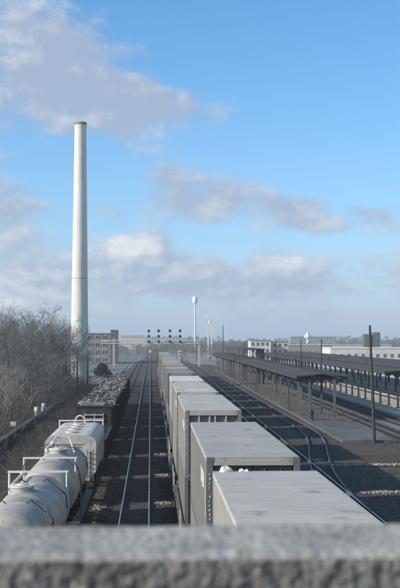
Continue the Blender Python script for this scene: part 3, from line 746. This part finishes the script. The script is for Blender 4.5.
# platform poles
def pole(x, y, z1, label, r=.11, lean=0, arm=False, m_=M_WOODP, z0=-.3, grp='poles along the near platform'):
    t = empty('utility_pole', (x, y, 0)); b = MB(); b.tube([(0, 0, z0), (lean * .5, 0, z1 * .5), (lean, 0, z1)], [r * 1.15, r, r * .75], 10); b.build('shaft', m_, t)
    b = MB(); b.tube([(lean, 0, z1), (lean, 0, z1 + .12)], [r * .95, r * .4], 10); b.build('pole_cap', M_STEELD, t)
    if arm:
        b = MB(); b.box(lean - .9, lean + .9, -.06, .06, z1 - .7, z1 - .55)
        for q in (-.8, -.35, .35, .8): b.tube([(lean + q, 0, z1 - .56), (lean + q, 0, z1 - .38)], .04, 6)
        b.build('crossarm', m_, t)
    tag(t, label, 'pole', grp)
    return t
pole(20.6, 98.6, 10.45, 'tall dark pole at the near end of the dark platform, far right', .14, -.35)
pole(21.55, 135, 9.2, 'thin dark pole rising through the near end of the near canopy', .10)
pole(21.9, 156, 9.15, 'second thin pole rising above the near canopy roof', .10)
pole(22.0, 188, 9.1, 'third thin pole rising above the near canopy roof', .10)
pole(21.6, 247, 9.0, 'fourth thin pole above the near canopy, beside the raised roof', .12)
pole(21.7, 322, 13.6, 'tall thin pole at the far end of the near canopy', .14)
b = MB(); b.tube([(20.35, 98.6, 10.0), (22.5, 112, 6.5), (24.6, 126, 2.2), (25.8, 134, -.2)], .016, 4)
tag(b.build('guy_wire', M_STEELD), 'thin guy wire slanting from the tall dark pole at far right', 'wire')
# small platform things
t = empty('litter_bin', (18.6, 124.6, -.06)); b = MB(); b.tube([(0, 0, 0), (0, 0, .95)], [.28, .33], 14); b.build('bin_body', M_STEELD, t); b = MB(); b.tube([(0, 0, .95), (0, 0, 1.02), (0, 0, 1.15)], [.36, .36, .12], 14); b.build('bin_lid', M_BLACK, t)
tag(t, 'dark litter bin by the first post of the near canopy', 'bin')
t = empty('railing', (20.4, 123.5, -.06)); 
for k in range(4): b = MB(); b.tube([(k * .75, 0, 0), (k * .75, 0, 1.15)], .035, 6); b.build('post', M_POSTL, t)
for z in (.6, 1.12): b = MB(); b.tube([(0, -.07, z), (2.25, -.07, z)], .03, 6); b.build('rail', M_POSTL, t)
tag(t, 'short pale railing under the near end of the near canopy', 'railing')
t = empty('dwarf_signal', (14.2, 131, -.2)); b = MB(); b.tube([(0, 0, 0), (0, 0, .75)], .05, 8); b.build('stem', M_STEELD, t)
b = MB(); b.box(-.2, .2, -.14, .14, .7, 1.35); b.tube([(-.0, -.2, 1.17), (0, -.14, 1.17)], .09, 10); b.tube([(0, -.2, .9), (0, -.14, .9)], .09, 10); b.build('signal_head', M_BLACK, t)
tag(t, 'small dark dwarf signal between the two right hand tracks', 'signal')
def rubble(x, y, rx, ry, n, label, seed, m_=M_DIRTYW):
    rs = random.Random(seed); b = MB()
    for k in range(n):
        px, py = rs.gauss(0, rx * .45), rs.gauss(0, ry * .45); s = rs.uniform(.04, .13)
        p = [Vector((px, py, 0)) + Vector((rs.uniform(-1, 1), rs.uniform(-1, 1), z)) * s for z in (-.3, -.3, -.3, .6, .8)]
        for q in ((0, 1, 3), (1, 2, 4), (2, 0, 3), (3, 4, 0), (1, 4, 3)): b.tri(p[q[0]], p[q[1]], p[q[2]])
    tag(b.build('rubble', m_, None, (x, y, -.18)), label, 'rubble', kind='stuff')
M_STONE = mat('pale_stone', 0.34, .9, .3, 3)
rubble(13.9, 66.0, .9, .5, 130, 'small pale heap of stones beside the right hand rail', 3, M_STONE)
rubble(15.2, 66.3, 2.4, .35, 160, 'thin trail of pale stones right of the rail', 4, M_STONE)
rubble(16.3, 80.6, 3.4, .5, 900, 'long strip of sunlight drawn as pale stones across the cinder ground', 5, M_STONE)  # pale stones stand in for the strip of sun through the container gap
rubble(.85, 62.2, .6, .4, 100, 'nearest sun stripe brightened with added pale stones left of the container train', 12, M_STONE)  # this and the next patches: pale stones added to brighten the sun stripes
rubble(.85, 75.2, .6, .45, 100, 'second sun stripe brightened with added pale stones left of the container train', 13, M_STONE)
rubble(.85, 88.6, .6, .5, 100, 'third sun stripe brightened with added pale stones left of the container train', 14, M_STONE)
rubble(-2.75, 61.0, .4, .9, 110, 'sunlit patch drawn as pale stones beside the grey tank cars at left', 15, M_STONE)  # pale stones imitate the sunlight falling between the tank cars
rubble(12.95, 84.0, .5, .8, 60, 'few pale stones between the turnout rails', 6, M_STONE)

# ------------------------------------------------------------------ left margin: low wall, poles, odds and ends
t = empty('low_wall', (-12.9, 105, 0)); tag(t, 'low dark concrete wall below the bare trees at left', 'wall')
for k in range(14):
    b = MB(); b.box(-.2, .2, -25 + k * 5 + .02, -25 + k * 5 + 4.98, -.48, .55 + random.uniform(-.04, .04)); b.build('wall_panel', M_CINDER, t)
    b = MB(); b.box(-.27, .27, -25 + k * 5 + .01, -25 + k * 5 + 4.99, .60, .68); b.build('wall_coping', M_PLAT, t)
def drum(x, y, z, label, tilt=0):
    t = empty('white_drum', (x, y, z)); t.rotation_euler.y = tilt; b = MB(); b.tube([(0, 0, 0), (0, 0, .3), (0, 0, .32), (0, 0, .6), (0, 0, .62), (0, 0, .92)], [.26, .26, .275, .275, .26, .26], 20); b.build('drum_body', M_WHITE, t)
    b = MB(); b.tube([(0, 0, .92), (0, 0, .95)], .27, 20); b.build('drum_lid', M_DIRTYW, t); tag(t, label, 'drum', 'white drums by the low wall')
drum(-12.9, 123, .68, 'white drum standing on the low wall at left')
drum(-12.9, 130, .68, 'smaller pale drum farther along the low wall', .15)
t = empty('trackside_sign', (-13.55, 106, -.4)); b = MB(); b.tube([(0, 0, 0), (0, 0, 3.0)], .06, 8); b.build('post', M_BLACK, t); b = MB(); b.box(-.12, .42, -.1, -.07, 1.2, 1.65); b.build('plate', M_WHITE, t)
tag(t, 'small white plate on a black post at the left edge', 'sign')
pole(-16.1, 166, 9.0, 'dark wooden pole in front of the bare trees, leftmost', .17, 0, False, M_WOODP, -.3, 'wooden poles along the left bank')
pole(-13.9, 178, 6.2, 'short dark wooden pole left of the chimney', .15, 0, False, M_WOODP, -.3, 'wooden poles along the left bank')
pole(-12.25, 180, 7.7, 'dark wooden pole standing just in front of the chimney', .15, .05, False, M_WOODP, -.3, 'wooden poles along the left bank')
pole(-12.0, 206, 7.6, 'wooden pole at the right edge of the chimney', .15, 0, False, M_WOODP, -.3, 'wooden poles along the left bank')

# ------------------------------------------------------------------ chimney
t = empty('chimney', (-14.15, 215, -.5)); H = 53.3
b = MB(); n = 48; pr = [(0, 1.95), (3, 1.86), (6, 1.79), (12, 1.70), (25, 1.52), (40, 1.32), (H - 1.0, 1.18)]
for z, r in pr:
    for k in range(n): a = 2 * math.pi * k / n; b.v.append((r * math.cos(a), r * math.sin(a), z))
for i in range(len(pr) - 1):
    for k in range(n): k2 = (k + 1) % n; b.face((i * n + k, i * n + k2, (i + 1) * n + k2, (i + 1) * n + k), 0, True)
b.build('shaft', M_CHIM, t)
b = MB(); b.tube([(0, 0, H - 1.0), (0, 0, H - .55)], 1.23, 40); b.build('collar', M_CHIM, t)
b = MB(); b.tube([(0, 0, H - .55), (0, 0, H - .1), (0, 0, H)], [1.27, 1.27, 1.2], 40); b.build('cap', M_CHIMC, t)
b = MB(); b.tube([(0, 0, 21.9), (0, 0, 22.0)], 1.575, 40); b.build('band', M_ROOFG, t)
tag(t, 'tall pale tapering concrete chimney with dark cap rising behind the trees', 'chimney')

# ------------------------------------------------------------------ trees
def tree_mesh(seed, H, spread=1.0, depth=6, upright=.5):
    rs = random.Random(seed); tr = MB(); tw = MB()
    def grow(p, d, L, r, lev):
        k = 3 if lev < 3 else 2; pts = [p]; rr = [r]; q = p.copy(); dd = d.copy()
        for i in range(k):
            dd = (dd + Vector((rs.gauss(0, .13), rs.gauss(0, .13), rs.gauss(.03, .08)))).normalized(); q = q + dd * (L / k); pts.append(q.copy()); rr.append(r * (1 - .42 * (i + 1) / k))
        (tr if lev < 2 else tw).tube(pts, rr, 6 if lev < 2 else 3, 0, False)
        if lev >= depth: return
        n = rs.choice((3, 4)) if lev < 2 else rs.choice((2, 3, 3))
        if lev == depth - 1: n = 4
        for i in range(n):
            u = rs.uniform(.45, 1.0) if i else 1.0
            j = min(int(u * k), k - 1); a = pts[j].lerp(pts[j + 1], u * k - j)
            ang = rs.uniform(.35, .85) * (1 if i else .45); ax = dd.orthogonal().normalized(); ax.rotate(Matrix.Rotation(rs.uniform(0, 6.28), 3, dd))
            nd = dd.copy(); nd.rotate(Matrix.Rotation(ang, 3, ax)); nd = (nd + Vector((0, 0, .22 * upright))).normalized()
            nd = Vector((nd.x * spread, nd.y * spread, nd.z)).normalized()
            grow(a, nd, L * rs.uniform(.58, .82), max(rr[-1] * rs.uniform(.55, .8), .011), lev + 1)
    for s_ in range(rs.choice((1, 2, 2))):
        grow(Vector((rs.uniform(-.3, .3), rs.uniform(-.3, .3), -.6)), Vector((rs.uniform(-.16, .16), rs.uniform(-.16, .16), 1)).normalized(), H * .30, H * .019, 0)
    return tr.mesh('trunk', M_BARK), tw.mesh('crown', M_TWIG)
TREES = [tree_mesh(101 + k, 11.0, 1.0 + .1 * (k % 3), 6 if k < 4 else 5) for k in range(5)]
def tree(x, y, h, k, label, group, rz=None):
    t = empty('bare_tree', (x, y, 0), random.uniform(0, 6.28) if rz is None else rz); s = h / 11.0; t.scale = (s, s, s)
    put('trunk', TREES[k][0], t); put('crown', TREES[k][1], t); tag(t, label, 'tree', group)
random.seed(5)
spots = [(-15.8, 118, 6.5), (-17.0, 128, 8.5), (-15.6, 134, 7.5), (-19.0, 138, 11.5), (-16.2, 145, 10.0), (-21.0, 148, 12.5), (-17.6, 152, 12.0), (-15.0, 158, 9.0), (-23.5, 160, 12.5), (-19.5, 163, 13.0), (-16.4, 170, 12.0), (-14.5, 176, 9.0),
         (-25.5, 172, 13.0), (-21.5, 176, 14.0), (-18.0, 184, 13.0), (-15.6, 190, 12.0), (-28, 186, 14), (-23.6, 192, 14.5), (-19.6, 198, 14), (-17.0, 206, 13), (-31, 200, 15), (-26.5, 208, 15.5), (-22, 214, 15), (-18.6, 222, 13), (-29, 224, 16), (-24, 232, 16), (-33, 236, 17)]
for i, (x, y, h) in enumerate(spots):
    tree(x + random.uniform(-.6, .6), y, h * 1.27, i % 5, 'bare grey tree in the dense thicket left of the chimney', 'bare trees on the left bank')
for i, (x, y, h) in enumerate([(12, 440, 7), (16, 455, 8), (20, 470, 9), (9, 480, 7), (25, 460, 8), (-28, 470, 9), (-34, 500, 9), (2, 520, 8)]):
    tree(x, y, h, i % 5, 'distant bare tree behind the signal gantry', 'bare trees beyond the gantry')
# bramble thicket at the foot of the trees
rs = random.Random(9); b = MB()
for k in range(12000):
    y = rs.uniform(95, 235) if k % 3 else rs.uniform(50, 215); x = -13.9 - abs(rs.gauss(0, 1)) * 5 if k % 3 else rs.uniform(-13.9, -8.2 - 2.5 * rs.random()); h = rs.uniform(.6, 2.6) * (1 + (y - 100) / 160) * (1 if x < -13.9 else .62 if x < -12.2 and y > 85 else .28); p = Vector((x, y, -.2)); d = Vector((rs.gauss(0, .35), rs.gauss(0, .35), 1)).normalized()
    q = p + d * h * .6; e = q + (d + Vector((rs.gauss(0, .6), rs.gauss(0, .6), -.35))).normalized() * h * .6
    b.tube([p, q, e], [.02, .016, .008], 3, 0, False)
    for m_ in range(3):
        s = rs.uniform(.3, 1); a = p.lerp(q, s); b.tube([a, a + Vector((rs.gauss(0, .5), rs.gauss(0, .5), rs.uniform(0, .7)))], [.011, .006], 3, 0, False)
tag(b.build('bramble_thicket', M_THICK), 'dark leafless bramble thicket at the foot of the bare trees', 'brush', kind='stuff')
# dark evergreen bush
t = empty('evergreen_bush', (-12.2, 272, -.4)); b = MB()
for k in range(2600):
    v = Vector((rs.gauss(0, 1), rs.gauss(0, 1), rs.gauss(0, 1))).normalized() * (rs.random()**.4); lb = rs.choice(((0, 0, 2.1, 1.5), (-1.1, .2, 1.5, 1.2), (1.0, -.3, 1.3, 1.25), (.3, 0, 3.0, .9), (-.5, .3, 2.7, .8), (1.7, 0, .8, .8))); c = Vector((lb[0] + v.x * lb[3], lb[1] + v.y * lb[3], lb[2] + v.z * lb[3] * .95)); s = rs.uniform(.1, .24)
    q = [c + Vector((rs.gauss(0, s), rs.gauss(0, s), rs.gauss(0, s))) for _ in range(3)]; b.tri(*q)
b.build('crown', M_EVER, t); b = MB(); b.tube([(0, 0, 0), (0, 0, 2)], [.15, .08], 8); b.build('trunk', M_BARK, t)
tag(t, 'round dark evergreen bush right of the chimney foot', 'bush')
# far wood along the horizon
def far_wood(y0, y1, x0, x1, hmin, hmax, n, label, seed):
    rs = random.Random(seed); b = MB()
    for k in range(n):
        y = rs.uniform(y0, y1); x = rs.uniform(x0, x1) * y / y0; H = rs.uniform(hmin, hmax) * (1 + .25 * math.sin(x * .03) + .15 * math.sin(x * .11)); r = H * .42
        for q in range(150):
            a = rs.uniform(0, 6.28); z = H * (.12 + .86 * rs.random()**.8); rad = r * math.sin(math.pi * min(max(z / H, .1), .97))**.6 * rs.random()**.5
            c = Vector((x + rad * math.cos(a), y + rad * math.sin(a), z)); w_ = .00013 * y; l_ = H * rs.uniform(.08, .2)
            b.tri(c - Vector((w_, 0, 0)), c + Vector((w_, 0, 0)), c + Vector((rs.gauss(0, .35) * l_, 0, l_)))
        b.tri((x - .12, y, -.5), (x + .12, y, -.5), (x, y, H * .7))
    tag(b.build('far_wood', M_FAR), label, 'wood', kind='stuff')
far_wood(560, 900, -95, 60, 4, 6.6, 420, 'hazy grey wood beyond the signal gantry', 1)
far_wood(700, 1100, 60, 230, 4, 6.5, 420, 'hazy grey wood behind the right hand canopies', 2)
far_wood(1100, 2200, -260, 420, 6, 11.5, 800, 'palest tree line along the horizon', 3)

# ------------------------------------------------------------------ buildings
def building(name, label, x, y, w, dp, h, storeys, cols, wall, frame, roofm, ww=.6, wh=.55, sidecols=3, rz=0, parapet=.5, z0=-.5, glass=None):
    t = empty(name, (x, y, z0), rz); tag(t, label, 'building')
    b = MB(); b.box(-w / 2, w / 2, 0, dp, 0, h); b.build('wall', wall, t)
    b = MB(); b.box(-w / 2 - .25, w / 2 + .25, -.25, dp + .25, h + .002, h + parapet); b.build('roof', roofm, t)
    sh = h / storeys; cw = w / cols; fw, fh = cw * ww, sh * wh
    fm = MB(); fm.box(-fw / 2, fw / 2, -.12, 0.02, -fh / 2, -fh / 2 + .18); fm.box(-fw / 2, fw / 2, -.12, .02, fh / 2 - .14, fh / 2); fm.box(-fw / 2, -fw / 2 + .14, -.115, .02, -fh / 2, fh / 2); fm.box(fw / 2 - .14, fw / 2, -.115, .02, -fh / 2, fh / 2); fm.box(-.06, .06, -.1, .02, -fh / 2, fh / 2)
    me = fm.mesh('window', frame); pm = MB(); pm.box(-fw / 2 + .1, fw / 2 - .1, -.05, .01, -fh / 2 + .1, fh / 2 - .1); pe = pm.mesh('pane', glass or M_GLASS)
    for s in range(storeys):
        for c in range(cols):
            o = put('window', me, t, (-w / 2 + (c + .5) * cw, 0, (s + .52) * sh)); put('pane', pe, o)
        for c in range(sidecols):
            o = put('window', me, t, (w / 2, (c + .5) * dp / sidecols, (s + .52) * sh), math.pi / 2); put('pane', pe, o)
    return t
tb = building('brick_factory', 'four storey brick factory with white framed windows right of the chimney', -20.2, 440, 12, 30, 12.1, 4, 4, M_BRICK, M_DIRTYW, M_ROOFG, .62, .6, 6)
b = MB(); b.box(3.9, 6.9, -.4, 5, 0, 13.6); b.build('stair_tower', M_BRICKD, tb)
b = MB(); b.box(3.7, 7.1, -.6, 5.2, 13.602, 13.9); b.build('tower_roof', M_ROOFG, tb)
b = MB()
for z in (3.05, 6.07, 9.1): b.box(-5.5, 3.05, -.16, -.002, z - .12, z + .12)
b.build('string_course', M_DIRTYW, tb)
building('white_house', 'white two storey building behind the near canopy', 51.0, 500, 9, 12, 9.3, 3, 4, M_STUCCO, M_GREYW, M_GREYW, .5, .5, 2)
building('white_house', 'white building with windows right of its twin behind the canopy', 61.5, 510, 8, 12, 8.6, 3, 3, M_STUCCO, M_GREYW, M_GREYW, .5, .5, 2)
building('warehouse', 'long low white warehouse at the far right horizon', 92, 440, 36, 22, 6.2, 1, 12, M_STUCCO, M_GREYW, M_WHITE, .4, .25, 4, 0, .4)
building('warehouse', 'low grey shed left of the long white warehouse', 78, 560, 34, 22, 7.0, 1, 10, M_GREYW, M_STUCCO, M_STUCCO, .4, .25, 4, 0, .4)
building('warehouse', 'pale low shed beyond the far platform', 120, 620, 40, 20, 6.5, 1, 10, M_STUCCO, M_GREYW, M_STUCCO, .4, .25, 4, 0, .4)
t = empty('twin_silo', (124.5, 600, -.5)); tag(t, 'dark twin block tower at the far right horizon', 'tower')
for x0, x1, h in ((-4.4, -.6, 13.0), (.7, 4.6, 14.0)): b = MB(); b.box(x0, x1, 0, 6, 0, h); b.build('block', M_BRICKD, t)
b = MB(); b.box(-.58, .68, 1, 5, 0, 10); b.build('link', M_BRICKD, t)
building('apartment_block', 'pale flat apartment block on the horizon left of the gantry signals', -19, 1150, 26, 15, 14.0, 4, 9, M_STUCCO, M_GREYW, M_GREYW, .5, .5, 2, glass=M_GREYW)
building('apartment_block', 'wide pale block on the horizon behind the gantry signals', 14, 1200, 40, 15, 12.5, 4, 12, M_STUCCO, M_GREYW, M_GREYW, .5, .5, 2, glass=M_GREYW)
building('apartment_block', 'grey block on the horizon above the wood at right', 175, 1150, 50, 15, 13, 4, 12, M_GREYW, M_STUCCO, M_GREYW, .5, .5, 2)
t = empty('water_tower', (132, 900, -.5)); tag(t, 'small white water tower on the horizon at right', 'water tower')
b = MB(); b.tube([(0, 0, 0), (0, 0, 11)], 1.0, 12); b.build('stem', M_WHITE, t)
b = MB(); b.tube([(0, 0, 10.5), (0, 0, 11.5), (0, 0, 13.2), (0, 0, 14.6), (0, 0, 17)], [1.0, 2.7, 2.8, 1.4, .2], 20); b.build('tank', M_WHITE, t)
# cars park: light mast and pale tower
t = empty('light_mast', (28.8, 700, -.5)); tag(t, 'slender white light mast with a lamp cluster on top', 'mast')
b = MB(); b.tube([(0, 0, 0), (0, 0, 36.5)], [.75, .42], 14); b.build('shaft', M_WHITE, t)
b = MB(); b.tube([(0, 0, 33.8), (0, 0, 34.6)], 1.7, 16); b.tube([(-2.3, 0, 31.9), (2.3, 0, 31.9)], .25, 8); b.tube([(0, 0, 34.7), (0, 0, 37.6), (0, 0, 38.2)], [1.5, 1.6, .4], 16)
b.build('lamp_cluster', M_WHITE, t)
t = empty('bell_tower', (33.0, 600, -.5)); tag(t, 'slim pale tower topped by a ring right of the light mast', 'tower')
for s in (-1, 1): b = MB(); b.box(s * .95 - .42, s * .95 + .42, -.5, .5, 0, 17.5); b.build('leg', M_WHITE, t)
b = MB()
for k in range(9): b.box(-.52, .52, -.3, .3, 1.5 + k * 2, 1.8 + k * 2)
b.build('crosspiece', M_DIRTYW, t)
b = MB(); b.box(-1.5, 1.5, -.6, .6, 17.5, 19.0); b.tube([(0, 0, 19), (0, 0, 21)], [.7, .35], 10); b.build('belfry', M_WHITE, t)
b = MB(); b.tube([(1.7 * math.cos(a), 0, 22.2 + 1.7 * math.sin(a)) for a in [2 * math.pi * k / 20 for k in range(21)]], .2, 6); b.build('ring', M_WHITE, t)

# ------------------------------------------------------------------ signal gantry
t = empty('signal_gantry', (0, 380, 0)); tag(t, 'white signal gantry spanning the tracks with four triple signals', 'gantry')
for x in (-13.0, 17.1):
    b = MB(); b.box(x - .3, x - .18, -.3, .3, -.4, 9.7); b.box(x + .18, x + .3, -.3, .3, -.4, 9.7); b.box(x - .179, x + .179, -.08, .08, -.4, 9.7); b.build('post', M_WHITE, t)
b = MB()
for z in (8.05, 9.0):
    for yy in (-.4, .4): b.box(-17.5, 17.4, yy - .12, yy + .12, z - .12, z + .12)
for k in range(24):
    x = -17.3 + k * 1.45; s = 1 if k % 2 else -1
    for yy in (-.4, .4): b.tube([(x, yy, 8.52 - s * .45), (x + 1.45, yy, 8.52 + s * .45)], .04, 4)
b.build('truss', M_DIRTYW, t)
for i, px in enumerate((-.65, 2.8, 6.8, 10.35)):
    b = MB(); b.box(px - .1, px + .1, -.62, -.42, 7.4, 13.0); sg = b.build('signal_mast', M_DIRTYW, t)
    for z in (8.6, 10.5, 12.4):
        b = MB(); b.tube([(px, -.82, z), (px, -.66, z)], .52, 18); b.tube([(px, -1.15, z), (px, -.82, z)], .24, 10); b.build('signal_lamp', M_BLACK, sg)
t = empty('mast_signal', (8.6, 322, -.3)); tag(t, 'low white trackside signal below the rightmost gantry signal', 'signal')
b = MB(); b.tube([(0, 0, 0), (0, 0, 6.2)], .12, 8); b.build('stem', M_WHITE, t); b = MB(); b.box(-.4, .4, -.3, -.1, 4.2, 6.3); b.build('signal_head', M_WHITE, t)
b = MB(); b.tube([(0, -.45, 4.8), (0, -.3, 4.8)], .24, 12); b.tube([(0, -.45, 5.7), (0, -.3, 5.7)], .24, 12); b.build('signal_lamp', M_BLACK, t)
t = empty('mast_signal', (-.3, 500, -.3)); tag(t, 'tiny white signal board over the far end of the middle track', 'signal')
b = MB(); b.tube([(0, 0, 0), (0, 0, 4.4)], .1, 8); b.build('stem', M_GREYW, t); b = MB(); b.box(-.5, .5, -.2, 0, 3.7, 4.8); b.build('board', M_WHITE, t)
# ------------------------------------------------------------------ the air
b = MB(); b.box(-1500, 1500, -80, 2600, -1.6, 62)
hz = b.build('haze', []); tag(hz, 'thin pale haze over the yard', 'haze', kind='stuff')
hm = bpy.data.materials.new('haze_air'); hm.use_nodes = True; nt = hm.node_tree; nt.nodes.clear()
o_ = nt.nodes.new('ShaderNodeOutputMaterial'); v_ = nt.nodes.new('ShaderNodeVolumePrincipled'); v_.inputs['Color'].default_value = (.93, .93, .92, 1); v_.inputs['Density'].default_value = 0.0003; v_.inputs['Anisotropy'].default_value = 0.1
nt.links.new(v_.outputs[0], o_.inputs['Volume']); hz.data.materials.append(hm)
